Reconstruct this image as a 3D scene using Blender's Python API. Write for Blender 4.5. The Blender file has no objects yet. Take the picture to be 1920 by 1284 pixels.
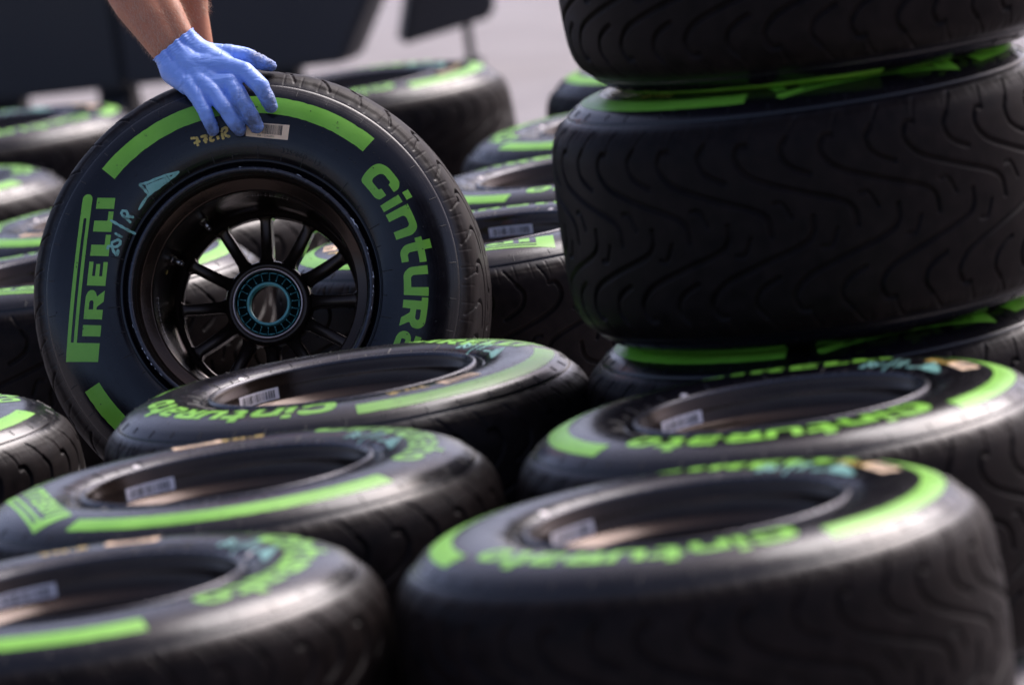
import bpy, bmesh, math, random
import numpy as np
from mathutils import Vector, Matrix
R_ = math.radians
random.seed(7); rng = np.random.RandomState(7)
scene = bpy.context.scene
col = scene.collection

# ------------------------------------------------------------------ camera, sky, sun, exposure
FPX = 10600.0                                   # focal length in 1920-px pixels
PITCH, ROLL = R_(8.159), R_(-8.194)
CAM = np.array([0, 0, 1.4385])
cf = np.array([0, math.cos(PITCH), -math.sin(PITCH)])
cx0 = np.array([1.0, 0, 0]); cu0 = np.cross(cx0, cf)
cx = math.cos(ROLL)*cx0 + math.sin(ROLL)*cu0
cu = -math.sin(ROLL)*cx0 + math.cos(ROLL)*cu0
cam_d = bpy.data.cameras.new('camera'); cam = bpy.data.objects.new('camera', cam_d); col.objects.link(cam)
cam.matrix_world = Matrix(((cx[0], cu[0], -cf[0], CAM[0]), (cx[1], cu[1], -cf[1], CAM[1]),
                           (cx[2], cu[2], -cf[2], CAM[2]), (0, 0, 0, 1)))
cam_d.sensor_width = 36; cam_d.lens = FPX/1920*36; cam_d.clip_start = .1; cam_d.clip_end = 3000
cam_d.dof.use_dof = True; cam_d.dof.focus_distance = 8.30; cam_d.dof.aperture_fstop = 4.0
scene.camera = cam
SUN_EL, SUN_AZ = R_(46), R_(45)                 # azimuth from +Y towards +X
w = bpy.data.worlds.new('World'); scene.world = w; w.use_nodes = True
wn = w.node_tree; bg = wn.nodes['Background']
sky = wn.nodes.new('ShaderNodeTexSky'); sky.sky_type = 'NISHITA'; sky.sun_disc = False
sky.sun_elevation = SUN_EL; sky.sun_rotation = SUN_AZ; sky.air_density = .55; sky.dust_density = 3.0; sky.ozone_density = 2.2
tint = wn.nodes.new('ShaderNodeMix'); tint.data_type = 'RGBA'; tint.blend_type = 'MULTIPLY'
tint.inputs[0].default_value = 1; tint.inputs[7].default_value = (1.0, .89, .87, 1)      # hazy, slightly rosy overcast
wn.links.new(sky.outputs[0], tint.inputs[6]); wn.links.new(tint.outputs[2], bg.inputs[0]); bg.inputs[1].default_value = 0.115
sd = bpy.data.lights.new('sun', 'SUN'); sun = bpy.data.objects.new('sun', sd); col.objects.link(sun)
sd.energy = 1.5; sd.angle = R_(42); sd.color = (1, .97, .985)
sv = Vector((math.sin(SUN_AZ)*math.cos(SUN_EL), math.cos(SUN_AZ)*math.cos(SUN_EL), math.sin(SUN_EL)))
sun.rotation_euler = sv.to_track_quat('Z', 'Y').to_euler()
scene.view_settings.view_transform = 'Standard'; scene.view_settings.look = 'None'
scene.view_settings.exposure = 1.32; scene.view_settings.gamma = 1

# ------------------------------------------------------------------ helpers
def tag(o, label=None, cat=None, group=None, kind=None):
    if label: o['label'] = label
    if cat: o['category'] = cat
    if group: o['group'] = group
    if kind: o['kind'] = kind
    return o
def empty(name):
    o = bpy.data.objects.new(name, None); col.objects.link(o); o.empty_display_size = .1; return o
def link(name, me, parent=None, loc=None, rot=None):
    o = bpy.data.objects.new(name, me); col.objects.link(o)
    if parent: o.parent = parent
    if loc: o.location = loc
    if rot: o.rotation_euler = rot
    return o
def mesh(name, v, f, mats, smooth=True):
    me = bpy.data.meshes.new(name); me.from_pydata([tuple(p) for p in v], [], [tuple(q) for q in f]); me.update()
    for m in (mats if isinstance(mats, (list, tuple)) else [mats]): me.materials.append(m)
    me.polygons.foreach_set('use_smooth', [smooth]*len(me.polygons)); return me
def gridmesh(name, V, mat, closed_u=True, smooth=True, closed_v=False):
    """V: (nu, nv, 3) -> quads."""
    nu, nv = V.shape[:2]
    iu = np.arange(nu if closed_u else nu-1); iv = np.arange(nv if closed_v else nv-1)
    A, B = np.meshgrid(iu, iv, indexing='ij')
    A2, B2 = (A+1) % nu, (B+1) % nv
    F = np.stack([A*nv+B, A2*nv+B, A2*nv+B2, A*nv+B2], -1).reshape(-1, 4)
    me = bpy.data.meshes.new(name)
    me.vertices.add(nu*nv); me.vertices.foreach_set('co', V.reshape(-1).astype(np.float32))
    n = len(F); me.loops.add(4*n); me.loops.foreach_set('vertex_index', F.reshape(-1).astype(np.int32))
    me.polygons.add(n); me.polygons.foreach_set('loop_start', (np.arange(n)*4).astype(np.int32))
    me.polygons.foreach_set('loop_total', np.full(n, 4, np.int32))
    me.update(calc_edges=True); me.materials.append(mat)
    me.polygons.foreach_set('use_smooth', [smooth]*n); me.validate(); return me
def lathe(name, prof, mat, seg=192, closed=False):
    """prof: list of (r, z)"""
    t = np.linspace(0, 2*np.pi, seg, endpoint=False); p = np.array(prof)
    V = np.stack([np.cos(t)[:, None]*p[:, 0], np.sin(t)[:, None]*p[:, 0], np.ones((seg, 1))*p[:, 1]], -1)
    return gridmesh(name, V, mat, closed_v=closed)
def joinmesh(name, parts, mat, smooth=True):
    v, f, o = [], [], 0
    for pv, pf in parts:
        v += [tuple(p) for p in pv]; f += [tuple(i+o for i in q) for q in pf]; o = len(v)
    return mesh(name, v, f, mat, smooth)
def box_vf(c, s, M=None):
    v = [Vector((c[0]+sx*s[0]/2, c[1]+sy*s[1]/2, c[2]+sz*s[2]/2)) for sx in (-1, 1) for sy in (-1, 1) for sz in (-1, 1)]
    if M: v = [M @ p for p in v]
    return v, [(0, 1, 3, 2), (4, 6, 7, 5), (0, 4, 5, 1), (2, 3, 7, 6), (0, 2, 6, 4), (1, 5, 7, 3)]
def cyl_vf(p0, p1, r0, r1=None, n=16, cap=True):
    r1 = r0 if r1 is None else r1
    p0, p1 = Vector(p0), Vector(p1); d = (p1-p0).normalized(); a = d.orthogonal().normalized(); b = d.cross(a)
    v = [p0+r0*(math.cos(2*math.pi*i/n)*a+math.sin(2*math.pi*i/n)*b) for i in range(n)]
    v += [p1+r1*(math.cos(2*math.pi*i/n)*a+math.sin(2*math.pi*i/n)*b) for i in range(n)]
    f = [(i, (i+1) % n, n+(i+1) % n, n+i) for i in range(n)]
    if cap: f += [tuple(range(n-1, -1, -1)), tuple(range(n, 2*n))]
    return v, f

# ------------------------------------------------------------------ materials
class NT:
    def __init__(s, name):
        s.m = bpy.data.materials.new(name); s.m.use_nodes = True; s.t = s.m.node_tree
        s.b = s.t.nodes['Principled BSDF']; s.tc = s.t.nodes.new('ShaderNodeTexCoord')
    def n(s, kind, **kw):
        nd = s.t.nodes.new('ShaderNode'+kind)
        for k, v in kw.items(): setattr(nd, k, v)
        return nd
    def l(s, a, b): s.t.links.new(a, b)
    def noise(s, scale, detail=4, rough=.55, vec=None, dist=0):
        n = s.n('TexNoise'); n.inputs['Scale'].default_value = scale; n.inputs['Detail'].default_value = detail
        n.inputs['Roughness'].default_value = rough; n.inputs['Distortion'].default_value = dist
        s.l(vec or s.tc.outputs['Object'], n.inputs['Vector']); return n.outputs[0]
    def ramp(s, x, a, b, lo=0., hi=1.):
        n = s.n('MapRange'); n.inputs[1].default_value = a; n.inputs[2].default_value = b
        n.inputs[3].default_value = lo; n.inputs[4].default_value = hi; s.l(x, n.inputs[0]); return n.outputs[0]
    def mix(s, f, a, b):
        n = s.n('Mix', data_type='RGBA')
        for i, v in ((0, f), (6, a), (7, b)):
            if hasattr(v, 'links'): s.l(v, n.inputs[i])
            else: n.inputs[i].default_value = v if i == 0 else (*v, 1)
        return n.outputs[2]
    def math(s, op, a, b=0.):
        n = s.n('Math', operation=op)
        for i, v in ((0, a), (1, b)):
            if hasattr(v, 'links'): s.l(v, n.inputs[i])
            else: n.inputs[i].default_value = v
        return n.outputs[0]
    def bump(s, h, strength, dist, nxt=None):
        n = s.n('Bump'); n.inputs['Strength'].default_value = strength; n.inputs['Distance'].default_value = dist
        s.l(h, n.inputs['Height'])
        if nxt: s.l(nxt, n.inputs['Normal'])
        return n.outputs[0]
    def set(s, **kw):
        for k, v in kw.items():
            i = s.b.inputs[k.replace('_', ' ')]
            if hasattr(v, 'links'): s.l(v, i)
            else: i.default_value = (*v, 1) if isinstance(v, tuple) and 'Color' in k else v
        return s.m

def simple(name, color, rough=.5, metal=0., var=.15, scale=40, bump=0., spec=.5):
    t = NT(name); nz = t.noise(scale)
    c2 = tuple(c*(1-var) for c in color); c3 = tuple(min(1, c*(1+var)) for c in color)
    kw = dict(Base_Color=t.mix(nz, c2, c3), Roughness=t.ramp(nz, .2, .8, rough*.85, min(1, rough*1.15)), Metallic=metal)
    kw['Specular_IOR_Level'] = spec
    if bump: kw['Normal'] = t.bump(nz, .4, bump)
    return t.set(**kw)

def rubber_material():
    t = NT('tyre_rubber')
    sep = t.n('SeparateXYZ'); t.l(t.tc.outputs['Object'], sep.inputs[0])
    r = t.math('SQRT', t.math('ADD', t.math('MULTIPLY', sep.outputs[0], sep.outputs[0]), t.math('MULTIPLY', sep.outputs[1], sep.outputs[1])))
    az = t.math('ABSOLUTE', sep.outputs[2])
    tread = t.math('MULTIPLY', t.ramp(r, .3095, .3200), t.ramp(az, .150, .1385))
    info = t.n('ObjectInfo')
    # offset noise by object so that copies differ
    add = t.n('VectorMath', operation='ADD'); t.l(t.tc.outputs['Object'], add.inputs[0])
    sc = t.n('VectorMath', operation='SCALE'); sc.inputs[0].default_value = (7.1, 3.7, 5.3); t.l(info.outputs['Random'], sc.inputs['Scale'])
    t.l(sc.outputs[0], add.inputs[1]); V = add.outputs[0]
    big = t.noise(9, 4, .6, V, .4); mid = t.noise(45, 5, .6, V); fine = t.noise(420, 3, .6, V)
    side = t.mix(t.ramp(big, .3, .75), (.0026, .0022, .0034), (.0068, .0058, .0088))
    trd = t.mix(t.ramp(mid, .3, .7), (.0050, .0038, .0038), (.0135, .0095, .0090))
    c = t.mix(tread, side, trd)
    dust = t.ramp(t.noise(30, 6, .7, V, 1.2), .62, .82, 0, .35)
    c = t.mix(dust, c, (.028, .020, .019))
    # concentric moulding lines on the sidewall + streaky rubbing
    comb = t.n('CombineXYZ'); t.l(r, comb.inputs[0]); t.l(az, comb.inputs[1]); t.l(info.outputs['Random'], comb.inputs[2])
    rings = t.noise(330, 2, .5, comb.outputs[0])
    rings2 = t.noise(90, 2, .5, comb.outputs[0])
    inv = t.math('SUBTRACT', 1.0, tread)
    rr = t.math('ADD', t.ramp(mid, .25, .75, .17, .30), t.math('MULTIPLY', tread, .24))
    rr = t.math('ADD', rr, t.math('MULTIPLY', t.math('SUBTRACT', rings, .5), .10))
    b1 = t.bump(t.math('MULTIPLY', t.math('ADD', rings, t.math('MULTIPLY', rings2, .7)), inv), .30, .0005)
    b2 = t.bump(t.math('ADD', mid, t.math('MULTIPLY', fine, .5)), .30, .0005, b1)
    return t.set(Base_Color=c, Roughness=rr, Normal=b2, Specular_IOR_Level=t.math('SUBTRACT', .42, t.math('MULTIPLY', tread, .35)))

def paint_material(name, ca, cb, wear=.70):
    t = NT(name)
    big = t.noise(22, 4, .6); fine = t.noise(260, 4, .65)
    c = t.mix(t.ramp(big, .3, .7), ca, cb)
    wr = t.ramp(t.math('ADD', t.math('MULTIPLY', t.noise(60, 6, .75), .7), t.math('MULTIPLY', fine, .3)), wear-.10, wear-.02, 0, .75)
    c = t.mix(t.ramp(t.noise(7, 3, .5), .45, .75, 0, .35), c, tuple(x*.62 for x in ca))
    c = t.mix(wr, c, (.03, .04, .02))
    return t.set(Base_Color=c, Roughness=t.ramp(big, .3, .7, .3, .42), Normal=t.bump(fine, .3, .0004))

M = {}
M['rubber'] = rubber_material()
M['green'] = paint_material('green_tyre_paint', (.185, .49, .040), (.235, .57, .060))
M['teal'] = paint_material('teal_marker', (.20, .46, .40), (.28, .56, .48), .62)
M['tealmark'] = simple('teal_anodising', (.22, .62, .60), .4, .1)
M['pins'] = simple('dark_teal_pins', (.06, .26, .25), .3, .4)
M['yellow'] = paint_material('yellow_marker', (.62, .42, .08), (.75, .55, .14), .64)
M['label'] = simple('tan_label_paper', (.95, .68, .45), .7, var=.08)
M['greylabel'] = simple('grey_label', (.55, .52, .56), .5, var=.1)
M['whitelabel'] = simple('white_label', (.86, .80, .83), .6, var=.06)
M['ink'] = simple('label_ink', (.02, .018, .018), .6)
M['dark'] = simple('black_rib', (.006, .006, .007), .6)
M['white'] = simple('white_spot', (.75, .70, .68), .5)
def rim_material():
    t = NT('black_magnesium'); nz = t.noise(14, 4, .6, None, .6); f = t.noise(300, 3)
    c = t.mix(nz, (.026, .018, .014), (.060, .040, .031))
    return t.set(Base_Color=c, Roughness=t.ramp(nz, .25, .75, .12, .30), Normal=t.bump(f, .25, .0003), Metallic=.65, Specular_IOR_Level=.4)
M['rim'] = rim_material()
M['lip'] = simple('worn_black_lip', (.05, .05, .06), .26, .5, .3, 90)
M['scuff'] = simple('bare_metal_scuffs', (.6, .55, .55), .35, .9, .3, 120)
M['chrome'] = simple('bright_metal', (.42, .39, .38), .35, 1., .1)
M['bronze'] = simple('copper_grey_metal', (.60, .46, .42), .3, 1., .15)
M['tealdark'] = simple('dark_teal_hub', (.004, .018, .017), .3, .4)

# ------------------------------------------------------------------ tyre profile
HW = .170
KP = [(.150, .1835), (.1535, .1850), (.1555, .1880), (.1590, .1900), (.1612, .1925), (.1606, .1950), (.1618, .1962), (.1655, .2030), (.1690, .2170), (.1700, .2350),
      (.1686, .2550), (.1640, .2740), (.1570, .2895), (.1500, .2990), (.1460, .3033), (.1435, .3040), (.1420, .3058), (.1370, .3115), (.1300, .3180)]
KP2 = [(.1300, .3180), (.1200, .3233), (.1080, .3268), (.0900, .3295), (.0500, .3318), (0, .3325)]
def catmull(P, n):
    P = np.array(P); Q = np.vstack([2*P[0]-P[1], P, 2*P[-1]-P[-2]]); out = []
    for i in range(1, len(Q)-2):
        for t in np.linspace(0, 1, n, endpoint=False):
            out.append(.5*((2*Q[i])+(-Q[i-1]+Q[i+1])*t+(2*Q[i-1]-5*Q[i]+4*Q[i+1]-Q[i+2])*t*t+(-Q[i-1]+3*Q[i]-3*Q[i+1]+Q[i+2])*t**3))
    out.append(P[-1]); return np.array(out)
big = lambda P: [(a, r if r < .25 else .25+(r-.25)*.0900/.0825) for a, r in P]
KP, KP2 = big(KP), big(KP2)
side = catmull(KP, 4)
tre = catmull(KP2, 30)
sl = np.concatenate([[0], np.cumsum(np.hypot(*np.diff(tre, axis=0).T))])
half_n = 72
tt = np.linspace(0, sl[-1], half_n+1)
tre = np.stack([np.interp(tt, sl, tre[:, 0]), np.interp(tt, sl, tre[:, 1])], 1)
half = np.vstack([side[:-1], tre])                         # bead -> crown
prof = np.vstack([half, half[-2::-1]*[-1, 1]])             # full: front bead .. back bead
seg_l = np.concatenate([[0], np.cumsum(np.hypot(*np.diff(prof, axis=0).T))])
vv = seg_l[len(half)-1]-seg_l                              # arclength from the crown, + to the front
dp = np.gradient(prof, axis=0); nrm = np.stack([-dp[:, 1], dp[:, 0]], 1); nrm /= np.linalg.norm(nrm, axis=1)[:, None]
if nrm[len(half)-1, 1] < 0: nrm = -nrm
def surf_a(r):                                             # sidewall height (axial) at radius r
    i = len(side); return np.interp(r, side[:, 1], side[:, 0])
# ---- tread grooves, one pitch, signed distance to polylines (u round the tyre, v across)
PITCHES, CP = 19, 78
PL = 2*math.pi*.340/PITCHES
def sm(P, n=6): return catmull(P, n)

gA = sm([(.012, .110), (.001, .109), (-.005, .093), (.003, .077), (.022, .063), (.069, .045), (.124, .026), (.141, .012), (.1435, -.009)])
gB = sm([(.065, .114), (.056, .100), (.060, .083), (.073, .072), (.0906, .064)])
gC = sm([(.038, .031), (.050, .030), (.060, .010)])
gS = [(.082, .141), (.074, .128), (.065, .114)]
gT = [(.012, .110), (.016, .124), (.024, .141)]
mir = lambda P: [(u+PL/2, -v) for u, v in P]
grooves = [(gA, .0060, .0046), (gB, .0055, .0042), (gC, .0042, .0032), (gS, .0034, .0022), (gT, .0030, .0016)]
grooves += [(mir(g), w_, d_) for g, w_, d_ in grooves]
sipes = [([(k*PL/4+.006, s*.1225), (k*PL/4+.0075, s*.1480)], .0020, .0006) for k in range(4) for s in (1, -1)]
def groove_depth(U, Vv):
    D = np.zeros(U.shape)
    for P, wd, dep in grooves+sipes:
        P = np.array(P)
        for k in (-2, -1, 0, 1, 2):
            best = np.full(U.shape, 9.)
            for i in range(len(P)-1):
                a, b = P[i]+[k*PL, 0], P[i+1]+[k*PL, 0]; ab = b-a; L = ab@ab
                if max(a[0], b[0]) < -.02 or min(a[0], b[0]) > PL+.02: continue
                t = np.clip(((U-a[0])*ab[0]+(Vv-a[1])*ab[1])/L, 0, 1)
                best = np.minimum(best, np.hypot(U-a[0]-t*ab[0], Vv-a[1]-t*ab[1]))
            e = .0009; s = np.clip((wd/2+e-best)/(2*e), 0, 1); s = s*s*(3-2*s)
            D = np.maximum(D, dep*s)
    return D
def tyre_mesh(name, sign):
    u = np.arange(CP)*PL/CP
    U, Vv = np.meshgrid(u, vv, indexing='ij')
    D = groove_depth(U, Vv)
    n = PITCHES*CP; D = np.tile(D, (PITCHES, 1))
    th = sign*np.arange(n)*2*math.pi/n
    # slight wear: ragged shoulder edge and low waviness
    wob = .0003*np.sin(th*7+1)+.0002*np.sin(th*13)
    ed = np.exp(-((np.abs(vv)-.136)/.006)**2)
    rag = np.interp(np.arange(n), np.arange(0, n, 6), rng.uniform(-1, 1, n//6), period=n)
    disp = -D+wob[:, None]*(np.abs(vv) < .14)+.0006*rag[:, None]*ed
    a = prof[:, 0]+disp*nrm[:, 0]; r = prof[:, 1]+disp*nrm[:, 1]
    V = np.stack([np.cos(th)[:, None]*r, np.sin(th)[:, None]*r, a], -1)
    if sign < 0: V = V[::-1].copy()
    V = V[:, ::-1].copy()
    return gridmesh(name, V, M['rubber'])
TYRE = {'L': tyre_mesh('tyre', -1), 'R': tyre_mesh('tyre', 1)}

# ------------------------------------------------------------------ flat print that follows the sidewall
def fill_loops(loops):
    """even-odd fill of 2D loops via a 2D curve -> (verts2d, tris)"""
    cu_ = bpy.data.curves.new('tmp', 'CURVE'); cu_.dimensions = '2D'; cu_.fill_mode = 'BOTH'
    for L in loops:
        s = cu_.splines.new('POLY'); s.points.add(len(L)-1)
        for i, p in enumerate(L): s.points[i].co = (p[0]*100, p[1]*100, 0, 1)
        s.use_cyclic_u = True
    o = bpy.data.objects.new('tmp', cu_); me = bpy.data.meshes.new_from_object(o)
    bpy.data.objects.remove(o); bpy.data.curves.remove(cu_); return me
def round_poly(P, rad, n=4):
    out = []; N = len(P)
    for i in range(N):
        p0, p, p1 = Vector(P[i-1][:2]), Vector(P[i][:2]), Vector(P[(i+1) % N][:2])
        rr = P[i][2] if len(P[i]) > 2 else rad
        a, b = (p0-p), (p1-p); la, lb = a.length, b.length
        d = min(rr, la*.49, lb*.49)
        if d < 1e-6: out.append(tuple(p)); continue
        q0, q1 = p+a/la*d, p+b/lb*d
        for k in range(n+1):
            t = k/n; out.append(tuple(q0*(1-t)**2+p*2*t*(1-t)+q1*t*t))
    return out
def print_mesh(name, shapes, mat, fmap, cut=.004, offset=.00045, thick=True):
    """shapes: list of loop lists in flat metres; fmap(x, y)->(X, Y) in the face plane; wrapped on the sidewall"""
    bm = bmesh.new()
    for loops in shapes:
        me = fill_loops(loops); bm.from_mesh(me); bpy.data.meshes.remove(me)
    for v in bm.verts: v.co *= .01
    xs = [v.co.x for v in bm.verts]; ys = [v.co.y for v in bm.verts]
    for ax, lo, hi in ((0, min(xs), max(xs)), (1, min(ys), max(ys))):
        k = lo+cut*.5
        while k < hi:
            no = (1, 0, 0) if ax == 0 else (0, 1, 0); co = (k, 0, 0) if ax == 0 else (0, k, 0)
            bmesh.ops.bisect_plane(bm, geom=bm.verts[:]+bm.edges[:]+bm.faces[:], plane_co=co, plane_no=no, dist=1e-7)
            k += cut
    bmesh.ops.triangulate(bm, faces=bm.faces[:])
    for v in bm.verts:
        X, Y = fmap(v.co.x, v.co.y); r = math.hypot(X, Y)
        v.co = (X, Y, float(surf_a(r))+offset)
    bm.normal_update()
    for f in bm.faces:
        f.smooth = True
        if f.normal.z < 0: f.normal_flip()
    me = bpy.data.meshes.new(name); bm.to_mesh(me); bm.free(); me.materials.append(mat); return me
def polar(theta0, cwise=-1):
    """flat x = arc length at r=.25 (clockwise), y = radius"""
    return lambda x, y: (y*math.cos(theta0+cwise*x/.25), y*math.sin(theta0+cwise*x/.25))
# coloured bands
def band(t0, t1, seed):
    rr = random.Random(seed); L = R_(t1-t0)*.25; n = 60
    top = [(L*i/n, .2892+rr.choice([0, 0, 0, 0, 0, -.0006, .0003])) for i in range(n+1)]
    bot = [(L*i/n, .2632+rr.choice([0, 0, 0, 0, .0005])) for i in range(n, -1, -1)]
    return print_mesh('colour_band', [[top+bot]], M['green'], polar(R_(t1)))
BAND = [band(43.5, 133.6, 1), band(204, 302.5, 2)]; BANDS = band(204, 291, 3)
# "Cinturato": glyph outlines, x-height 10, cap 12
def C_():
    return [round_poly([(13.2, 7.6, .3), (13.2, 10), (11.2, 12), (4.2, 12), (1.2, 10.6), (0, 8), (0, 3.4), (1, 0), (5, 0), (10.8, 0), (12.6, 1.2, .6), (12.6, 4.4, .3), (9.2, 4.4, .3), (9.0, 3.2, .6), (4.6, 3.2, 1), (3.8, 4.4), (4.2, 7.6), (5.4, 8.8), (9.4, 8.8, .8), (9.7, 7.6, .3)], 2.4)], 13.6
def i_(): return [[(0, 0), (3.2, 0), (3.2, 8.6), (0, 8.6)]], 3.2
def idot(): return [[(.1, 10.4), (3.3, 10.4), (3.3, 13.0), (.1, 13.0)]]
def n_(): return [round_poly([(0, 0, .1), (3.3, 0, .1), (3.3, 6.2, .8), (4.2, 7.1, .8), (7.4, 7.1, .8), (8.2, 6.2, .8), (8.2, 0, .1), (11.6, 0, .1), (11.6, 7.4, 1.6), (9.4, 10, 2.2), (0, 10, .2)], .2)], 11.6
def t_(): return [round_poly([(1.2, 13, .1), (4.6, 13, .1), (4.6, 10, .1), (9.2, 10, .1), (9.2, 7.2, .1), (4.6, 7.2, .1), (4.6, 3.8, .8), (5.4, 2.9, .8), (8.2, 2.9, .2), (8.2, 0, .2), (3.6, 0, 2), (1.2, 2.4, 2), (1.2, 7.2, .1), (-.4, 7.2, .1), (-.4, 10, .1), (1.2, 10, .1)], .2)], 9.0
def u_(): return [round_poly([(0, 10, .1), (3.3, 10, .1), (3.3, 3.9, .8), (4.2, 3, .8), (8.2, 3, .1), (8.2, 10, .1), (11.5, 10, .1), (11.5, 0, .1), (2.4, 0, 2.2), (0, 2.4, 2)], .2)], 11.5
def R_g():
    return [round_poly([(0, 0, .1), (3.4, 0, .1), (3.4, 3.2, .1), (5.0, 3.2, .3), (7.6, 0, .2), (11.4, 0, .2), (8.7, 3.6, .6), (10.8, 5.0, 1), (10.8, 8.2, 1.6), (8.8, 10, 1.8), (-1.4, 10, .2), (-1.4, 7.4, .1), (0, 7.4, .1)], .2),
            round_poly([(3.4, 5.6), (6.8, 5.6), (7.5, 6.2), (7.5, 7.0), (6.8, 7.5), (3.4, 7.5)], .3)], 11.4
def a_(): return [round_poly([(.8, 10, .2), (8.4, 10, 2), (10.9, 7.8, 1.8), (10.9, 0, .1), (2.4, 0, 1.8), (0, 1.8, 1.4), (0, 4.6, 1.4), (2.2, 6.2, 1.2), (7.6, 6.2, .4), (7.6, 7.5, .4), (.8, 7.5, .2)], .2),
                  round_poly([(3.2, 2.4), (7.6, 2.4), (7.6, 4.1), (3.2, 4.1)], .4)], 10.9
def o_(): return [round_poly([(0, 2.6, 2.4), (2.6, 0, 2.4), (9, 0, 2.4), (11.4, 2.6, 2.4), (11.4, 7.4, 2.4), (9, 10, 2.4), (2.6, 10, 2.4), (0, 7.4, 2.4)], 2.4),
                  round_poly([(3.4, 3.6), (4.2, 2.8), (7.2, 2.8), (8, 3.6), (8, 6.4), (7.2, 7.2), (4.2, 7.2), (3.4, 6.4)], .8)], 11.4
K = .00365
shapes, x = [], 0
for g, gap in ((C_, 1.3), (i_, 1.5), (n_, 1.9), (t_, 1.6), (u_, 2.0), (R_g, 1.4), (a_, 1.6), (t_, 1.6), (o_, 0)):
    L, wd = g()
    tr = lambda P, x=x: [((x+p[0])*K, .2285+p[1]*K) for p in P]
    shapes.append([tr(P) for P in L])
    if g is i_: shapes.append([tr(P) for P in idot()])
    x += wd+gap
CINT_LEN = R_(38+52.5)*.25; sc_ = CINT_LEN/(x*K)
shapes = [[[(p[0]*sc_, p[1]) for p in P] for P in S] for S in shapes]
CINT = print_mesh('name_lettering', shapes, M['green'], polar(R_(38)))
# the long-barred brand word, a nearly straight block on the left of the face
O_, A_, B_ = np.array([-.2382, -.0770]), np.array([.0548, .2390]), np.array([-.0495, .0080])
def amap(x, y):
    s, t = x/.245, y/.05
    p = O_+A_*s+B_*t+np.array([-.0012, 0])*math.sin(math.pi*min(1, max(0, s))); return float(p[0]), float(p[1])
def sb(P): return [(s*.245, t*.05) for s, t in P]
def barend(s0, t0, t1, n=8):
    c = (t0+t1)/2; rt = (t1-t0)/2; return [(s0+rt*.05/.245*math.cos(a), c+rt*math.sin(a)) for a in np.linspace(-math.pi/2, math.pi/2, n)]
P_out = [(0, 0), (.114, 0), (.114, .695)]+barend(.992, .695, 1.0)+[(0, 1.0)]
slot = [(.114, .795)]+barend(.866, .795, .885)+[(.114, .885)]
# slot must stay inside the outline: start just past the block
P_in = [(.116, .795)]+barend(.866, .795, .885)+[(.116, .885)]
PIR = [[sb(P_out), sb(P_in)],
       [sb([(.155, 0), (.223, 0), (.223, .55), (.155, .55)])],
       [sb([(.259, 0), (.318, 0), (.318, .19), (.335, .19), (.368, 0), (.436, 0), (.398, .215), (.424, .26), (.436, .33), (.436, .43), (.424, .50), (.398, .545), (.37, .55), (.259, .55)]),
        sb([(.318, .295), (.362, .295), (.374, .325), (.374, .395), (.362, .425), (.318, .425)])],
       [sb([(.464, 0), (.609, 0), (.609, .125), (.522, .125), (.522, .215), (.596, .215), (.596, .335), (.522, .335), (.522, .425), (.609, .425), (.609, .55), (.464, .55)])],
       [sb([(.645, 0), (.775, 0), (.775, .15), (.713, .15), (.713, .55), (.645, .55)])],
       [sb([(.793, 0), (.917, 0), (.917, .15), (.860, .15), (.860, .55), (.793, .55)])],
       [sb([(.933, 0), (1, 0), (1, .55), (.933, .55)])]]
PIREL = print_mesh('brand_lettering', PIR, M['green'], amap)
# small moulded details: vent pips, flash ribs, size lettering
def ribs():
    parts = []
    for k in range(36):
        a0 = R_(k*10+rng.uniform(-1, 1)); long_ = k % 2 == 0
        for r0, r1 in (((.1955, .214) if long_ else (.197, .203)), (.296, .3045 if not long_ else .3065)):
            n = 8; V = []
            for i in range(n+1):
                r = r0+(r1-r0)*i/n; z = float(np.interp(r, side[:, 1], side[:, 0]))
                for s, h in ((-1, -.0003), (0, .0013), (1, -.0003)):
                    a = a0+s*.0009/r; V.append((r*math.cos(a), r*math.sin(a), z+h))
            parts.append((V, [(3*i+j, 3*i+j+1, 3*i+3+j+1, 3*i+3+j) for i in range(n) for j in range(2)]))
    for k in range(70):
        a = R_(rng.uniform(0, 360)); r = rng.choice([.2555, .2625, .272, .2795, .293, .243]); z = float(surf_a(r))
        q = .0011; V = [(r*math.cos(a)+q*math.cos(t), r*math.sin(a)+q*math.sin(t), z+.0004) for t in np.linspace(0, 2*np.pi, 8, endpoint=False)]
        V.append((r*math.cos(a), r*math.sin(a), z+.0012))
        parts.append((V, [(i, (i+1) % 8, 8) for i in range(8)]))
    return joinmesh('mould_ribs', parts, M['dark'])
RIBS = ribs()
def font_loops_mesh(txt, size, offset=0):
    cu_ = bpy.data.curves.new('tmp', 'FONT'); cu_.body = txt; cu_.size = size; cu_.offset = offset; cu_.align_x = 'CENTER'; cu_.resolution_u = 3
    o = bpy.data.objects.new('tmp', cu_); me = bpy.data.meshes.new_from_object(o)
    bpy.data.objects.remove(o); bpy.data.curves.remove(cu_); return me
def text_on_sidewall(name, txt, size, r0, ang, mat, off=.0005, sc=1.):
    me = font_loops_mesh(txt, size*100, 0)
    for v in me.vertices:
        x, y = v.co.x*.01*sc, v.co.y*.01+r0; a = ang-x/r0
        v.co = (y*math.cos(a), y*math.sin(a), float(surf_a(y))+off)
    me.name = name; me.materials.clear(); me.materials.append(mat); return me
SIZE = text_on_sidewall('size_lettering', '325/660 - 13', .011, .208, R_(62), M['dark'], .0009, 1.1)

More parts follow.
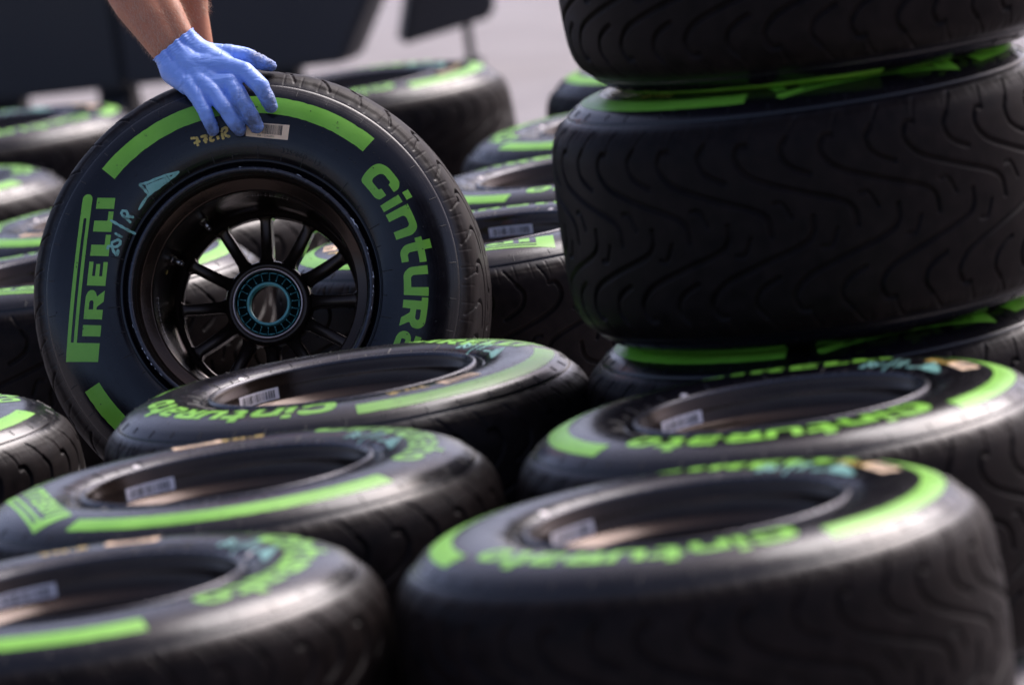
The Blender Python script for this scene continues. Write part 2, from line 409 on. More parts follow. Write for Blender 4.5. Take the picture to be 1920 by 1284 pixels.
# strokes of marker pen (given in face-plane metres, polylines)
def stroke_mesh(name, lines, wd, mat, off=.0009):
    parts = []
    for P in lines:
        P = catmull(P, 5) if len(P) > 2 else np.array([np.array(P[0])*(1-t)+np.array(P[1])*t for t in np.linspace(0, 1, 8)])
        V, F = [], []; n = len(P)
        for i in range(n):
            d = P[min(i+1, n-1)]-P[max(i-1, 0)]; d = d/np.linalg.norm(d); q = np.array([-d[1], d[0]])
            ww = wd*(1+.18*math.sin(i*1.7+len(parts)))*(.55 if i in (0, n-1) else 1)/2
            for s, h in ((-1, 0), (-.6, .0002), (.6, .0002), (1, 0)):
                p = P[i]+q*ww*s; r = math.hypot(*p); V.append((p[0], p[1], float(surf_a(r))+off-.0004+h+.00003*(len(parts) % 5)))
        for i in range(n-1):
            for j in range(3): F.append((4*i+j, 4*i+j+1, 4*i+4+j+1, 4*i+4+j))
        parts.append((V, [q[::-1] for q in F]))
    return joinmesh(name, parts, mat)

# ------------------------------------------------------------------ upright wheel pose and its face-plane back-projection
uaz, uel = R_(-4), R_(14)
UC = CAM+((470-960)*cx-(543-642)*cu+FPX*cf)/FPX*8.37
un = np.array([math.sin(uaz)*math.cos(uel), -math.cos(uaz)*math.cos(uel), math.sin(uel)])
ur = np.cross([0, 0, 1], un); ur /= np.linalg.norm(ur); uu = np.cross(un, ur)

def ray_face(px, py, h=0.):                      # world point of photo pixel on the plane h in front of the rim face
    d = (px-960)*cx-(py-642)*cu+FPX*cf; c = UC+un*h; t = ((c-CAM)@un)/(d@un); return CAM+d*t
def loc2(px, py):                                # same, as face-plane coordinates
    q = ray_face(px, py, .004)-UC; return (float(q@ur), float(q@uu))
def zp(x, y): return loc2(180+x/4.426, y/4.426)  # points read off a 4.4x enlargement of the hand corner
def z3(x, y): return loc2(120+x/3.208, 300+y/3.208)
YEL = stroke_mesh('marker_number', [[zp(785, 1152), zp(815, 1148), zp(842, 1150), zp(838, 1180), zp(850, 1215)], [zp(812, 1192), zp(840, 1182), zp(868, 1172)],
      [zp(868, 1140), zp(895, 1132), zp(915, 1130), zp(908, 1160), zp(915, 1192)], [zp(890, 1172), zp(912, 1162), zp(930, 1156)],
      [zp(940, 1120), zp(965, 1125), zp(950, 1150), zp(958, 1172), zp(985, 1160)], [zp(1008, 1130), zp(1018, 1160)],
      [zp(1048, 1105), zp(1050, 1130), zp(1060, 1160)], [zp(1040, 1100), zp(1055, 1070), zp(1082, 1062), zp(1085, 1085), zp(1066, 1112)], [zp(1066, 1112), zp(1085, 1130), zp(1115, 1135)]], .0040, M['yellow'])
TEAL = stroke_mesh('marker_scrawl', [[z3(262, 540), z3(268, 520), z3(290, 522), z3(296, 545), z3(318, 572), z3(325, 535)],
      [z3(300, 490), z3(288, 500), z3(292, 522), z3(318, 520), z3(338, 500), z3(330, 480), z3(300, 490)], [z3(305, 440), z3(352, 466)],
      [z3(278, 362), z3(330, 392), z3(380, 420), z3(428, 442)], [z3(345, 330), z3(375, 352), z3(402, 378)], [z3(345, 330), z3(352, 308), z3(378, 312), z3(382, 335), z3(370, 350)], [z3(374, 350), z3(395, 340), z3(420, 345)],
      [z3(452, 150), z3(500, 138), z3(580, 105), z3(692, 70)], [z3(452, 150), z3(478, 172), z3(505, 205)], [z3(692, 70), z3(640, 112), z3(570, 165), z3(505, 215), z3(448, 300)],
      ]+[[z3(495+k*13, 150-k*5), z3(520+k*12, 200-k*9)] for k in range(11)], .0040, M['teal'])
def label_mesh():
    c = [zp(1243, 1132), zp(1592, 1165), zp(1608, 1040), zp(1250, 1015)]
    c = [np.array(p) for p in c]
    def wm(s, t, o=.0007):
        p = (c[0]*(1-s)+c[1]*s)*(1-t)+(c[3]*(1-s)+c[2]*s)*t; r = math.hypot(*p); return (p[0], p[1], float(surf_a(r))+o)
    V = [wm(i/16, j/5) for i in range(17) for j in range(6)]
    F = [(i*6+j, (i+1)*6+j, (i+1)*6+j+1, i*6+j+1) for i in range(16) for j in range(5)]
    lab = mesh('barcode_label', V, F, M['label'])
    parts = []; rr = random.Random(3); s = .12
    while s < .84:
        wd = rr.choice([.004, .006, .008, .014]); gap = rr.choice([.005, .007, .012])
        parts.append(([wm(s, .27, .0010), wm(s+wd, .27, .0010), wm(s+wd, .6, .0010), wm(s, .6, .0010), wm(s+wd, .93, .0010), wm(s, .93, .0010)], [(0, 1, 2, 3), (3, 2, 4, 5)])); s += wd+gap
    tm = font_loops_mesh('FIA 12242693', 1.0); xs = [v.co.x for v in tm.vertices]; x0, x1 = min(xs), max(xs)
    tv = [wm(.28+.38*(v.co.x-x0)/(x1-x0), .08+.13*v.co.y/.7, .0010) for v in tm.vertices]
    parts.append((tv, [tuple(p.vertices) for p in tm.polygons]))
    return lab, joinmesh('printed_code', parts, M['ink'], False)
LAB, LABP = label_mesh()

# ------------------------------------------------------------------ rim
DZ = -.065                                        # axial place of the spokes: deep behind the face (z local, face at +.165)
rim_prof = [(.1795, .1500), (.1822, .1540), (.1832, .1600), (.1822, .1648), (.1796, .1662), (.1772, .1645), (.1762, .1600), (.1752, .1540), (.1728, .1500), (.1722, .1460),
            (.1716, .1300), (.1690, .1275), (.1560, .1200), (.1530, .1180), (.1522, .1120), (.1515, .0400), (.1505, .0050), (.1490, -.0350), (.1455, -.0500), (.1400, -.0580), (.1350, -.0600), (.1335, -.0640), (.1335, -.0880),
            (.1350, -.0920), (.1450, -.0960), (.1560, -.1050), (.1650, -.1250), (.1700, -.1420), (.1760, -.1520), (.1772, -.1645), (.1796, -.1662), (.1822, -.1648), (.1832, -.1600), (.1822, -.1540), (.1795, -.1500),
            (.1700, -.1400), (.1690, -.1100), (.1620, -.0900), (.1560, -.0500), (.1580, 0), (.1580, .1100), (.1740, .1300), (.1745, .1420)]
RIM = lathe('rim', rim_prof, M['rim'], 240, closed=True)
LIP = lathe('rim_lip', [(.1839, .1560), (.1842, .1612), (.1832, .1652), (.1806, .1671), (.1778, .1660), (.1765, .1628)], M['lip'], 240)
def scuffs():
    parts = []
    for k in range(36):
        a = R_(rng.normal(20, 25) if k < 22 else rng.uniform(180, 260)); r = .1838+rng.uniform(-.0016, .0004); z = .1640 if r > .183 else .1668
        l = rng.uniform(.0008, .006)/r; wd = rng.uniform(.0002, .0007)
        V = [(q*math.cos(b), q*math.sin(b), z+.0008) for q in (r-wd, r+wd) for b in (a, a+l)]
        parts.append((V, [(0, 1, 3, 2)]))
    return joinmesh('lip_scuffs', parts, M['scuff'], False)
SCUFF = scuffs()
def spoke_mesh():
    n = 22; V = []
    rs = np.linspace(.0600, .1345, n)
    for i, r in enumerate(rs):
        x = (r-.060)/(.0745)
        hw = .0078+.0075*max(0, 1-x/.22)**2+.0050*max(0, (x-.90)/.10)**2+.0010*(1-x)
        zf = -.058-.012*math.sin(x*math.pi)*.5+.010*(1-x); zb = zf-.040+.008*abs(x-.5)
        for y, z in ((-hw, zb), (-hw, zf-.0015), (-hw+.0016, zf), (hw-.0016, zf), (hw, zf-.0015), (hw, zb)): V.append((r, y, z))
    F = []
    for i in range(n-1):
        for j in range(6): F.append((6*i+j, 6*i+6+j, 6*i+6+(j+1) % 6, 6*i+(j+1) % 6))
    me = mesh('spoke', V, F, M['rim']); 
    return me
SPOKE = spoke_mesh()
HUB = lathe('hub', [(.0560, -.100), (.0640, -.096), (.0665, -.075), (.0660, -.050), (.0640, -.0440), (.0600, -.0415), (.0540, -.0405), (.0535, -.046), (.0490, -.055), (.0490, -.075), (.0315, -.078), (.0310, -.100)], M['rim'], 96, closed=True)
HRING = lathe('hub_ring', [(.0546, -.0412), (.0540, -.0388), (.0524, -.0376), (.0506, -.0388), (.0500, -.0440)], M['bronze'], 96)
NUT = lathe('centre_ring', [(.0330, -.070), (.0330, -.0465), (.0322, -.0455), (.0298, -.0455), (.0290, -.0465), (.0290, -.070)], M['tealmark'], 96)
HPLATE = lathe('centre_cone', [(.0490, -.0500), (.0475, -.0540), (.0400, -.0620), (.0332, -.0640)], M['tealdark'], 96)
def teeth():
    parts = []; N = 22
    for k in range(N):
        a = 2*math.pi*k/N; Mz = Matrix.Rotation(a, 4, 'Z')
        parts.append(box_vf((.0425, 0, -.0545), (.0105, .0005, .0050), Mz))
        parts.append(box_vf((.0364, 0, -.0520), (.0016, .0016, .0040), Mz))
        for j in range(5):
            b0 = a+.04+(2*math.pi/N-.08)*j/5; b1 = a+.04+(2*math.pi/N-.08)*(j+1)/5
            V = [(q*math.cos(b), q*math.sin(b), -.0478) for b in (b0, b1) for q in (.0462, .0472)]
            parts.append((V, [(0, 1, 3, 2)]))
    return joinmesh('drive_pins', parts, M['pins'], False)
TEETH = teeth()
def on_barrel(name, ang, z0, z1, w_, mat, r=.1655, notched=False):
    parts = []; n = 12
    V = []
    for i in range(n+1):
        a = ang+(i/n-.5)*w_/r
        for z in (z0, z1):
            rr = float(np.interp(z, [.12, .14], [.1712, .1719]))-.0010
            V.append((rr*math.cos(a), rr*math.sin(a), z))
    F = [(2*i, 2*i+1, 2*i+3, 2*i+2) for i in range(n) if not (notched and i % 4 == 3)]
    return mesh(name, V, F, mat)
GLAB = on_barrel('rim_label', 0, .1310, .1470, .074, M['whitelabel'])
def glab_bars():
    parts = []; rr = random.Random(5); x = -.030
    while x < .030:
        wd = rr.choice([.0007, .0012, .002]); a0, a1 = x/.1665, (x+wd)/.1665
        V = [(.1700*math.cos(a), .1700*math.sin(a), z) for a in (a0, a1) for z in (.1335, .1445)]
        parts.append((V, [(0, 1, 3, 2)])); x += wd+rr.choice([.0012, .0020, .003])
    return joinmesh('label_bars', parts, M['dark'], False)
GBARS = glab_bars()
DOT = joinmesh('balance_dot', [([(.1985+.0052*math.cos(t), .0052*math.sin(t), float(surf_a(.1985+.0052*math.cos(t)))+.0010) for t in np.linspace(0, 2*np.pi, 16, endpoint=False)], [tuple(range(16))])], M['white'])
VAL = joinmesh('valve', [cyl_vf((.152, 0, .016), (.136, 0, .025), .0048, .0044), cyl_vf((.153, 0, .0155), (.148, 0, .018), .0078, .0070), cyl_vf((.1365, 0, .0247), (.132, 0, .0272), .0032)], M['chrome'])
YDOT = joinmesh('yellow_dot', [([(.1500, .004*math.cos(t), .030+.005*math.sin(t)) for t in np.linspace(0, 2*np.pi, 12, endpoint=False)], [tuple(range(12))])], M['yellow'])
def barrel_text(txt, size, ang, z0, mat):
    me = font_loops_mesh(txt, size)
    for v in me.vertices:
        x, y = v.co.x, v.co.y; a = ang-x/.150
        v.co = (.1502*math.cos(a), .1502*math.sin(a), z0+y)
    me.name = 'maker_lettering'; me.materials.clear(); me.materials.append(mat); return me
BTX = barrel_text('APPTECH', .016, 0, .075, M['greylabel'])

# ------------------------------------------------------------------ a complete wheel
def child(name, me, parent, rotz=0, flip=False, loc=None, kind=None):
    o = link(name, me, parent, loc)
    if flip: o.rotation_euler = (math.pi, 0, rotz)
    else: o.rotation_euler = (0, 0, rotz)
    if kind: o['kind'] = kind
    return o
def wheel(direction='L', full=True, lab=0., yel=0., teal=0., glab=-60., dot=None, spin=0., back=0., upright=False):
    root = empty('racing_wheel')
    ty = child('tyre', TYRE[direction], root, loc=(0, 0, HW))
    for fl in (False, True):
        for b in (BAND if direction == 'R' else [BAND[0], BANDS]): child('colour_band', b, ty, R_(back) if fl else 0, flip=fl)
        child('name_lettering', CINT, ty, R_(back) if fl else 0, flip=fl); child('brand_lettering', PIREL, ty, R_(back) if fl else 0, flip=fl)
        child('mould_ribs', RIBS, ty, flip=fl, kind='stuff')
    child('size_lettering', SIZE, ty)
    lb = child('barcode_label', LAB, root, R_(lab), loc=(0, 0, HW)); child('printed_code', LABP, lb)
    child('marker_number', YEL, ty, R_(yel)); child('marker_scrawl', TEAL, ty, R_(teal))
    child('balance_dot', DOT, ty, R_(dot if dot is not None else glab))
    rim = child('rim', RIM, root, loc=(0, 0, HW))
    child('rim_lip', LIP, rim); child('lip_scuffs', SCUFF, rim, kind='stuff')
    for k in range(12): child('spoke', SPOKE, rim, R_(86+30*k+spin))
    child('hub', HUB, rim); child('hub_ring', HRING, rim); child('centre_ring', NUT, rim)
    child('centre_cone', HPLATE, rim); child('drive_pins', TEETH, rim, kind='stuff')
    child('valve', VAL, rim, R_(149+spin)); child('valve', VAL, rim, R_(120+spin)); child('yellow_dot', YDOT, rim, R_(157+spin))
    child('maker_lettering', BTX, rim, R_(186+spin)); child('maker_lettering', BTX, rim, R_(78+spin))
    gl = child('rim_label', GLAB, rim, R_(glab)); child('label_bars', GBARS, gl)
    return root

G = 'racing wheels laid out flat on the ground'
GS = 'racing wheels piled in the stack on the right'
U = wheel('L', glab=-38, dot=-100)
tag(U, 'wheel standing upright with twelve spokes showing, held by the blue gloved hand', 'wheel')
base = UC-un*(HW+.165)
U.matrix_world = Matrix(((ur[0], uu[0], un[0], base[0]), (ur[1], uu[1], un[1], base[1]), (ur[2], uu[2], un[2], base[2]), (0, 0, 0, 1)))
#  x, y, z, spin, direction, lab, yel, teal, rim label world angle, dot world angle, label, group
W = [
 (-.2350, 7.578, 0, -129, 'L', 4, -36, 11, 136, 135, 'wheel lying flat right in front of the upright wheel, overlapping its lower edge', G),
 (-.3730, 6.917, 0, 25, 'L', -1, -36, -138, 129, 127, 'wheel lying flat with tan label on its far side, second from the bottom left corner', G),
 (-.5160, 6.258, 0, -4, 'L', 6, 5, -110, 118, 20, 'wheel lying flat in the bottom left corner, cut by the left and bottom edges', G),
 (.1650, 6.192, 0, -103, 'R', 44, 37, 9, 140, 142, 'nearest wheel, lying flat at bottom right with its blurred tread filling the corner', G),
 (.3160, 6.852, 0, -88, 'R', 23, 18, -13, 136, 124, 'wheel lying flat just in front of the stack, under its lowest tyre in the picture', G),
 (-.950, 7.760, 0, 60, 'L', 0, 0, 0, 160, 150, 'wheel lying flat at the left edge, left of the foot of the upright wheel', G),
 (.4240, 7.518, 0, -239, 'R', 0, 0, 0, 160, 150, 'lowest wheel of the stack on the right, standing on the ground', GS),
 (.4250, 7.500, .3375, -241, 'R', 0, 0, 0, 160, 150, 'middle wheel of the stack on the right, with its wavy tread in full view', GS),
 (.4660, 7.510, .6750, -247, 'R', 0, 0, 0, 160, 150, 'topmost wheel of the stack on the right, cut by the top of the picture', GS),
 (-.030, 8.990, 0, 100, 'L', 0, 0, 0, 71, 52, 'wheel lying flat between the upright wheel and the stack, tread with hooked grooves', G),
 (.160, 9.645, 0, -61, 'R', 0, 0, 0, 165, 150, 'wheel lying flat behind the upright wheel, second row back beside the stack', G),
 (.285, 10.330, 0, 162, 'R', 0, 0, 0, 165, 150, 'wheel with a bright green band and pale rim, lying flat left of the stack top', G),
 (.470, 11.30, 0, -80, 'R', 0, 0, 0, 165, 150, 'distant wheel half hidden behind the stack, under the bright tarmac', G),
 (-.265, 11.85, 0, -105, 'L', 0, 0, 0, 165, 150, 'large blurred wheel lying flat right of the gloved hand, its band at the far right', G),
 (-1.050, 12.05, 0, -65, 'L', 0, 0, 0, 165, 150, 'most distant wheel at the left edge, with a green word, under the black cart', G),
 (-1.140, 10.95, 0, 40, 'L', 0, 0, 0, 165, 150, 'plain dark wheel at the left edge, second from the top', G),
 (-.640, 9.980, 0, 152, 'L', 0, 0, 0, 165, 150, 'wheel with green band at the left edge beside the upper word of the upright wheel', G),
 (-.720, 9.300, 0, 82, 'L', 0, 0, 0, 165, 150, 'wheel lying flat behind the left side of the upright wheel and glimpsed through its spokes', G),
 (-.450, 10.64, 0, 20, 'L', 0, 0, 0, 165, 150, 'wheel hidden behind the upright wheel, its brown tread glimpsed between the upper spokes', G),
]
wheels = []
for (x, y, z, sp, d, lab, yel, teal, gw, dw, text, grp) in W:
    o = wheel(d, lab=lab, yel=yel, teal=teal, glab=gw-sp, dot=dw-sp, back={.3375: 179, .6750: 212}.get(z, 0))
    o.location = (x, y, z); o.rotation_euler = (0, 0, R_(sp)); tag(o, text, 'wheel', grp); wheels.append(o)

# ------------------------------------------------------------------ ground
def ground_material():
    t = NT('pale_tarmac'); f = t.noise(260, 4, .7); m_ = t.noise(3.0, 5, .6); b = t.noise(.35, 3)
    c = t.mix(f, (.19, .175, .178), (.41, .382, .385)); c = t.mix(t.ramp(m_, .35, .75, 0, .5), c, (.17, .155, .155))
    c = t.mix(t.ramp(b, .4, .6, 0, .3), c, (.30, .285, .30))
    return t.set(Base_Color=c, Roughness=.85, Normal=t.bump(f, .6, .003))
bmg = bmesh.new(); bmesh.ops.create_grid(bmg, x_segments=8, y_segments=8, size=600)
gm = bpy.data.meshes.new('ground'); bmg.to_mesh(gm); bmg.free(); gm.materials.append(ground_material())
tag(link('ground', gm), kind='structure')

# ------------------------------------------------------------------ carts behind
M['cartblack'] = simple('black_cart_panel', (.008, .009, .012), .55, var=.3, scale=3)
M['cartgrey'] = simple('charcoal_cart_panel', (.013, .013, .017), .6, var=.25, scale=3)
M['castor'] = simple('castor_rubber', (.008, .008, .009), .6)
def prism(name, quad, depth, mat):
    """quad: 4 (x, z) front corners, extruded in +y by depth with a small bevel"""
    bm = bmesh.new(); fr = [bm.verts.new((x_, 0, z_)) for x_, z_ in quad]; bk = [bm.verts.new((x_, depth, z_)) for x_, z_ in quad]
    bm.faces.new(fr); bm.faces.new(bk[::-1])
    for i in range(4): bm.faces.new((fr[i], bk[i], bk[(i+1) % 4], fr[(i+1) % 4]))
    bmesh.ops.recalc_face_normals(bm, faces=bm.faces[:])
    bmesh.ops.bevel(bm, geom=bm.edges[:], offset=.012, segments=2, affect='EDGES')
    me = bpy.data.meshes.new(name); bm.to_mesh(me); bm.free(); me.materials.append(mat); return me
def castor(parent, x_, y_, h=.09):
    c = link('castor', joinmesh('castor', [cyl_vf((x_-.040, y_, .06), (x_+.040, y_, .06), .06, n=24)], M['castor'], False), parent)
    f = link('fork', joinmesh('fork', [box_vf((x_-.046, y_, .085), (.008, .05, .08)), box_vf((x_+.046, y_, .085), (.008, .05, .08)), box_vf((x_, y_, .122), (.08, .06, .01))], M['cartblack'], False), c)
cart1 = empty('equipment_cart'); tag(cart1, 'low black cart with a charcoal end panel, running behind the arms at top left', 'cart')
link('panel', prism('panel', [(-2.3, .13), (-.62, .13), (-.62, 1.1), (-2.3, 1.1)], .15, M['cartblack']), cart1)
link('panel', prism('panel', [(-.615, .13), (0, .13), (.60, 1.1), (-.615, 1.1)], .15, M['cartgrey']), cart1)
for x_ in (-2.1, -1.45, -.99, -.67, -.2): castor(cart1, x_, .075)
cart1.location = (-.33, 14.6, 0); cart1.rotation_euler = (0, 0, R_(-20))
cart2 = empty('equipment_cart'); tag(cart2, 'charcoal cart on thin legs at the top, right of the pale gap', 'cart')
link('panel', prism('panel', [(0, .10), (.26, .14), (.40, 1.1), (.30, 1.1)], .15, M['cartgrey']), cart2)
for lx, ly in ((.19, .075),):
    lg = link('leg', joinmesh('leg', [cyl_vf((lx, ly, .03), (lx, ly, .16), .012), cyl_vf((lx, ly, 0), (lx, ly, .03), .03)], M['castor'], False), cart2)
cart2.location = (-.18, 15.2, 0); cart2.rotation_euler = (0, 0, R_(6))

# ------------------------------------------------------------------ person: gloved right hand and both forearms
def HP(x_, y_, h): return ray_face(180+x_/4.426, y_/4.426, h)
def capsule_vf(p0, p1, r0, r1, n=20, m=6):
    p0, p1 = Vector(p0), Vector(p1); d = (p1-p0); L = d.length; d = d/L if L > 1e-6 else Vector((0, 0, 1)); a = d.orthogonal().normalized(); b = d.cross(a)
    rings = []
    for i in range(1, m+1): t = -math.pi/2+math.pi/2*i/m; rings.append((p0+d*(r0*math.sin(t)), r0*math.cos(t)))
    for i in range(0, m): t = math.pi/2*i/m; rings.append((p1+d*(r1*math.sin(t)), r1*math.cos(t)))
    V = [p0-d*r0]
    for c, r in rings:
        V += [c+r*(math.cos(2*math.pi*j/n)*a+math.sin(2*math.pi*j/n)*b) for j in range(n)]
    V.append(p1+d*r1); F = [(0, 1+(j+1) % n, 1+j) for j in range(n)]
    for i in range(len(rings)-1):
        for j in range(n): F.append((1+i*n+j, 1+i*n+(j+1) % n, 1+(i+1)*n+(j+1) % n, 1+(i+1)*n+j))
    k = 1+(len(rings)-1)*n; F += [(k+j, k+(j+1) % n, len(V)-1) for j in range(n)]
    return V, F
def blend(name, caps, mat, voxel=.0016, smooth=6, extra=()):
    me = joinmesh(name, [capsule_vf(*c) for c in caps]+list(extra), mat)
    o = bpy.data.objects.new('tmp', me); col.objects.link(o)
    rm = o.modifiers.new('r', 'REMESH'); rm.mode = 'VOXEL'; rm.voxel_size = voxel
    s = o.modifiers.new('s', 'SMOOTH'); s.factor = .6; s.iterations = smooth
    dg = bpy.context.evaluated_depsgraph_get(); dg.update()
    out = bpy.data.meshes.new_from_object(o.evaluated_get(dg)); bpy.data.objects.remove(o); bpy.data.meshes.remove(me)
    out.name = name; out.materials.clear(); out.materials.append(mat)
    out.polygons.foreach_set('use_smooth', [True]*len(out.polygons)); return out
def glove_material():
    t = NT('blue_nitrile_glove'); n1 = t.noise(28, 3, .5)
    mp = t.n('Mapping'); mp.inputs['Rotation'].default_value = (.3, .9, .2); mp.inputs['Scale'].default_value = (1, 1, 4.2); t.l(t.tc.outputs['Object'], mp.inputs[0])
    wr = t.noise(36, 3, .55, mp.outputs[0], .6); wv = t.noise(120, 3, .6, mp.outputs[0], .8)
    sepr = t.n('SeparateXYZ'); t.l(t.tc.outputs['Object'], sepr.inputs[0])
    # dirt grows on the fingertips that touch rubber
    att = t.n('Attribute'); att.attribute_name = 'grime'
    g = t.math('MULTIPLY', att.outputs['Fac'], t.ramp(t.noise(55, 5, .65), .30, .60))
    c = t.mix(n1, (.22, .37, .86), (.27, .43, .92)); c = t.mix(t.math('MULTIPLY', g, .85), c, (.075, .08, .10))
    b = t.bump(wr, .55, .0035); b2 = t.bump(t.math('MULTIPLY', wv, att.outputs['Fac']), .8, .0030, b)
    return t.set(Base_Color=c, Roughness=.42, Normal=b2, Subsurface_Weight=.08, Subsurface_Radius=(.002, .003, .006), Subsurface_Scale=1.)
def skin_material():
    t = NT('tanned_skin'); n1 = t.noise(22, 4, .6); n2 = t.noise(240, 4, .6); n3 = t.noise(75, 4, .6)
    c = t.mix(n1, (.46, .155, .075), (.60, .245, .13)); c = t.mix(t.ramp(n3, .55, .75, 0, .5), c, (.50, .25, .15)); c = t.mix(t.ramp(n2, .5, .8, 0, .35), c, (.22, .075, .04))
    return t.set(Base_Color=c, Roughness=.5, Normal=t.bump(t.math('ADD', n2, n3), .35, .0012), Subsurface_Weight=.12, Subsurface_Radius=(.006, .002, .001), Subsurface_Scale=1.)
M['glove'] = glove_material(); M['skin'] = skin_material(); M['hair'] = simple('fair_arm_hair', (.55, .38, .25), .5)
fing = [  # (x, y, h, r)
 [(1000, 700, -.004, .0150), (1120, 690, .006, .0135), (1215, 845, .021, .0128), (1290, 970, .020, .0118), (1332, 1048, .0145, .0106)],   # middle
 [(880, 690, -.004, .0150), (975, 765, .008, .0128), (1078, 905, .022, .0120), (1150, 1015, .019, .0112), (1192, 1078, .0145, .0100)],      # ring
 [(770, 700, -.006, .0145), (840, 795, .006, .0122), (905, 930, .019, .0108), (948, 1025, .017, .0098), (972, 1082, .0135, .0092)],         # little
 [(1090, 560, -.012, .0150), (1235, 590, .004, .0128), (1365, 715, .021, .0126), (1420, 820, .019, .0114), (1452, 885, .0135, .0100)],      # index
 [(930, 450, -.035, .0150), (1120, 445, -.034, .0128), (1235, 458, -.036, .0112), (1345, 508, -.038, .0116), (1448, 548, -.040, .0092)],    # thumb
]
caps = []
for F_ in fing:
    for a, b in zip(F_[:-1], F_[1:]): caps.append((HP(*a[:3]), HP(*b[:3]), a[3]*1.08, b[3]*1.06))
wr = [(585, 455, -.045), (650, 395, -.045), (725, 325, -.045)]
pal = [(wr[0], .0165, (655, 590, -.032), .0200), ((655, 590, -.032), .0200, (770, 700, -.012), .0160), ((655, 590, -.032), .0180, (880, 690, -.008), .0165),
       (wr[1], .0190, (800, 560, -.026), .0220), ((800, 560, -.026), .0220, (1000, 700, -.008), .0165), ((800, 560, -.026), .0220, (1090, 560, -.013), .0160), ((800, 560, -.026), .02, (880, 690, -.008), .0165),
       (wr[2], .0165, (860, 440, -.036), .0185), ((860, 440, -.036), .0185, (1090, 560, -.013), .0155), ((860, 440, -.036), .0185, (930, 450, -.035), .0160), ((930, 450, -.035), .0160, (1060, 530, -.024), .0150),
       (wr[0], .0165, wr[1], .0190), (wr[1], .0190, wr[2], .0165),
       ((480, 340, -.050), .0200, wr[0], .0170), ((550, 260, -.050), .0230, wr[1], .0195), ((620, 190, -.050), .0200, wr[2], .0170)]
for a, ra, b, rb in pal: caps.append((HP(*a), HP(*b), ra*1.12, rb*1.12))
GLOVE = blend('glove', caps, M['glove'], .0013, 8)
# open the cuff: cut across the forearm
bmg = bmesh.new(); bmg.from_mesh(GLOVE)
ca, cb_ = HP(462, 505, -.045), HP(800, 232, -.045); cdir = cb_-ca; vdir = (ca+cb_)/2-CAM; cno = np.cross(cdir, vdir); cno /= np.linalg.norm(cno)
if (HP(900, 700, 0)-ca)@cno < 0: cno = -cno
bmesh.ops.bisect_plane(bmg, geom=bmg.verts[:]+bmg.edges[:]+bmg.faces[:], plane_co=tuple(ca), plane_no=tuple(cno), clear_inner=True, dist=1e-7)
# flare and crumple the cuff edge a little, and thicken the glove outwards there
bmg.normal_update()
for v in bmg.verts:
    d = (np.array(v.co)-ca)@cno
    if d < .022:
        q = np.array(v.co); k = 1-d/.022
        v.co += v.normal*(.0016*k+.0012*math.sin(q[0]*420+q[2]*260)*k+.0008*math.sin(d*1500)*k)
from mathutils import noise as mn
along = cno/np.linalg.norm(cno); across = cdir/np.linalg.norm(cdir); up_ = np.cross(along, across)
bmg.normal_update()
tipc = [HP(*F_[k][:3]) for F_ in fing for k in (2, 3, 4)]
for v in bmg.verts:
    q = np.array(v.co); a_l, a_c, a_u = q@along, q@across, q@up_
    n1 = mn.noise(Vector((a_l*62+a_c*34, a_c*17, a_u*20))); ms = max(0, mn.noise(Vector(q*38))+.25)
    n2 = mn.noise(Vector((a_l*210-a_c*110, a_c*90, a_u*90)))
    near = max(max(0, 1-np.linalg.norm(q-c)/.017) for c in tipc)
    fold = -math.exp(-(n1/.10)**2)*1.2*ms
    v.co += v.normal*(fold*.0012+(-math.exp(-(n2/.25)**2)*.0016)*near+mn.noise(Vector(q*60))*.0006)
gr = bmg.verts.layers.float.new('grime')
tips = [(HP(*F_[-1][:3]), .034 if i in (0, 3) else .022) for i, F_ in enumerate(fing)]+[(HP(*fing[0][2][:3]), .020), (HP(*fing[1][2][:3]), .013), (HP(*fing[4][3][:3]), .022), (HP(*fing[0][3][:3]), .030)]
for v in bmg.verts:
    q = np.array(v.co); v[gr] = max(max(0, 1.15-np.linalg.norm(q-c)/r_) for c, r_ in tips)
    v[gr] = min(1, v[gr]*1.4)
bmg.to_mesh(GLOVE); bmg.free()
# forearm skin: one continuous surface per body: both forearms meet at the shoulders out of the picture
arm = []
def arm_chain(P):
    for (a, ra), (b, rb) in zip(P[:-1], P[1:]): arm.append((a, b, ra, rb))
for off in (-1, 0, 1):
    arm_chain([(HP(735+off*68, 470-off*55, -.046), .0145), (HP(630+off*78, 360-off*62, -.048), .0185+.002*(off == 0)), (HP(520+off*95, 180-off*62, -.060), .0215+.004*(off == 0)), (HP(400+off*118, 0-off*60, -.075), .0235+.006*(off == 0)),
               (HP(270+off*110, -240-off*60, -.10), .028+.008*(off == 0)), (HP(120+off*80, -620-off*40, -.13), .036)])
lh = -.20
for off in (-1, 0, 1):
    arm_chain([(HP(850+off*52, 560-off*6, lh), .0170), (HP(815+off*52, 330-off*6, lh), .0185), (HP(760+off*66, 120, lh), .0200), (HP(715+off*85, -120, lh), .0235), (HP(650+off*85, -420, lh), .030)])
sh1, sh2, nk = HP(-250, -1500, -.20), HP(900, -1500, -.30), HP(300, -1700, -.28)
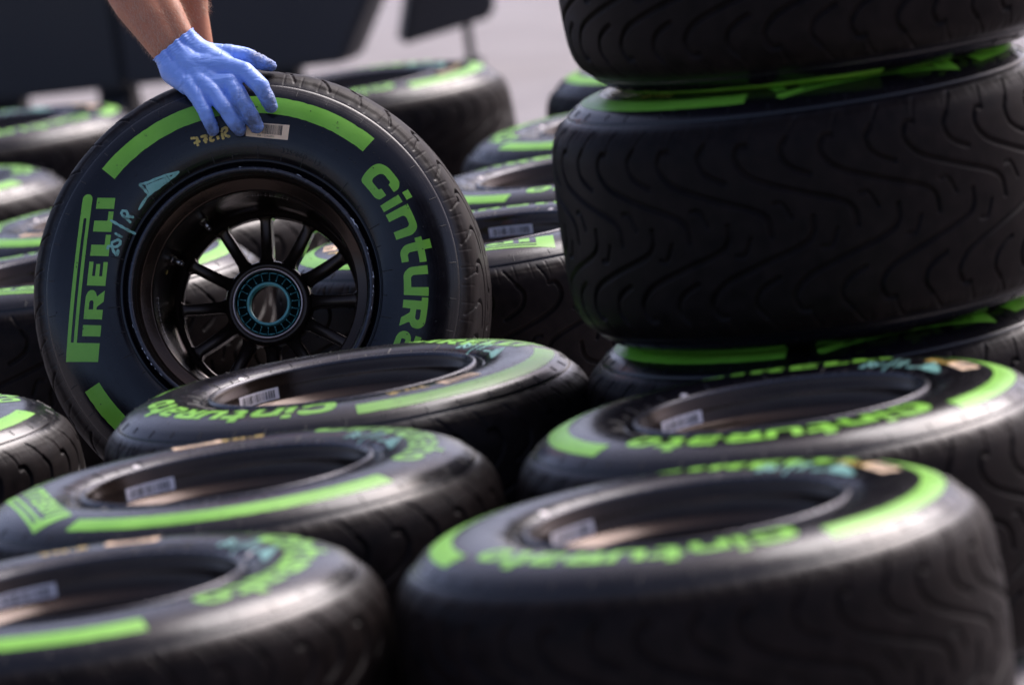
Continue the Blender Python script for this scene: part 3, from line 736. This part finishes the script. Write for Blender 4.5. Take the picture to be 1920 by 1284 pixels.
arm_chain([(HP(120, -620, -.13), .040), (sh1, .055)]); arm_chain([(HP(650, -420, lh), .040), (sh2, .055)]); arm_chain([(sh1, .065), (nk, .09), (sh2, .065)])
ARM = blend('body', arm, M['skin'], .0028, 8)
person = empty('person'); tag(person, 'person reaching in with bare tanned forearms and a blue disposable glove, holding the upright wheel', 'person')
link('body', ARM, person); link('glove', GLOVE, person)
def gl2():   # the other hand, behind the tyre: same glove mirrored and turned to hold the back of the tread
    me = GLOVE.copy(); P = np.empty(len(me.vertices)*3, np.float32); me.vertices.foreach_get('co', P); P = P.reshape(-1, 3).astype(float)
    w0 = (HP(*wr[1])); L = (P-w0)@np.stack([ur, uu, un], 1)
    L[:, 0] *= -1                                      # mirror
    L = L*np.array([1, 1, -1])[None] if False else L
    c, s = math.cos(R_(38)), math.sin(R_(38)); X = L[:, 0]*c-L[:, 1]*s; Y = L[:, 0]*s+L[:, 1]*c
    a = R_(75); Y2 = Y*math.cos(a)-L[:, 2]*math.sin(a); Z2 = Y*math.sin(a)+L[:, 2]*math.cos(a)
    P = HP(900, 560, lh-.03)+X[:, None]*ur+Y2[:, None]*uu+Z2[:, None]*un
    me.vertices.foreach_set('co', P.astype(np.float32).ravel()); me.flip_normals(); me.update(); return me
link('glove', gl2(), person)
# fine arm hair
hv, hf = [], []
pv = [ (p.center.copy(), p.normal.copy(), p.area) for p in ARM.polygons ]
top_lim = HP(300, -300, -.05)[2]
pv = [q for q in pv if q[0].z < top_lim]
dwn = Vector(HP(640, 400, -.05)-HP(400, 0, -.05)).normalized()
for q in random.Random(4).sample(pv, min(len(pv), 9000)):
    c, n_v, _ = q
    if (np.array(c)-ca)@cno > -.004: continue
    d = (n_v*.55+dwn*.8+Vector(rng.uniform(-.5, .5, 3))).normalized(); L = random.uniform(.005, .011)
    b = d.cross(n_v).normalized()*.00016; t = c+d*L+dwn*L*.3; m_ = c+d*L*.5
    k = len(hv); hv += [c-b, c+b, m_+b*.8, m_-b*.8, t]; hf += [(k, k+1, k+2, k+3), (k+3, k+2, k+4)]
hair = link('arm_hair', mesh('arm_hair', hv, hf, M['hair'], False), person); hair['kind'] = 'stuff'
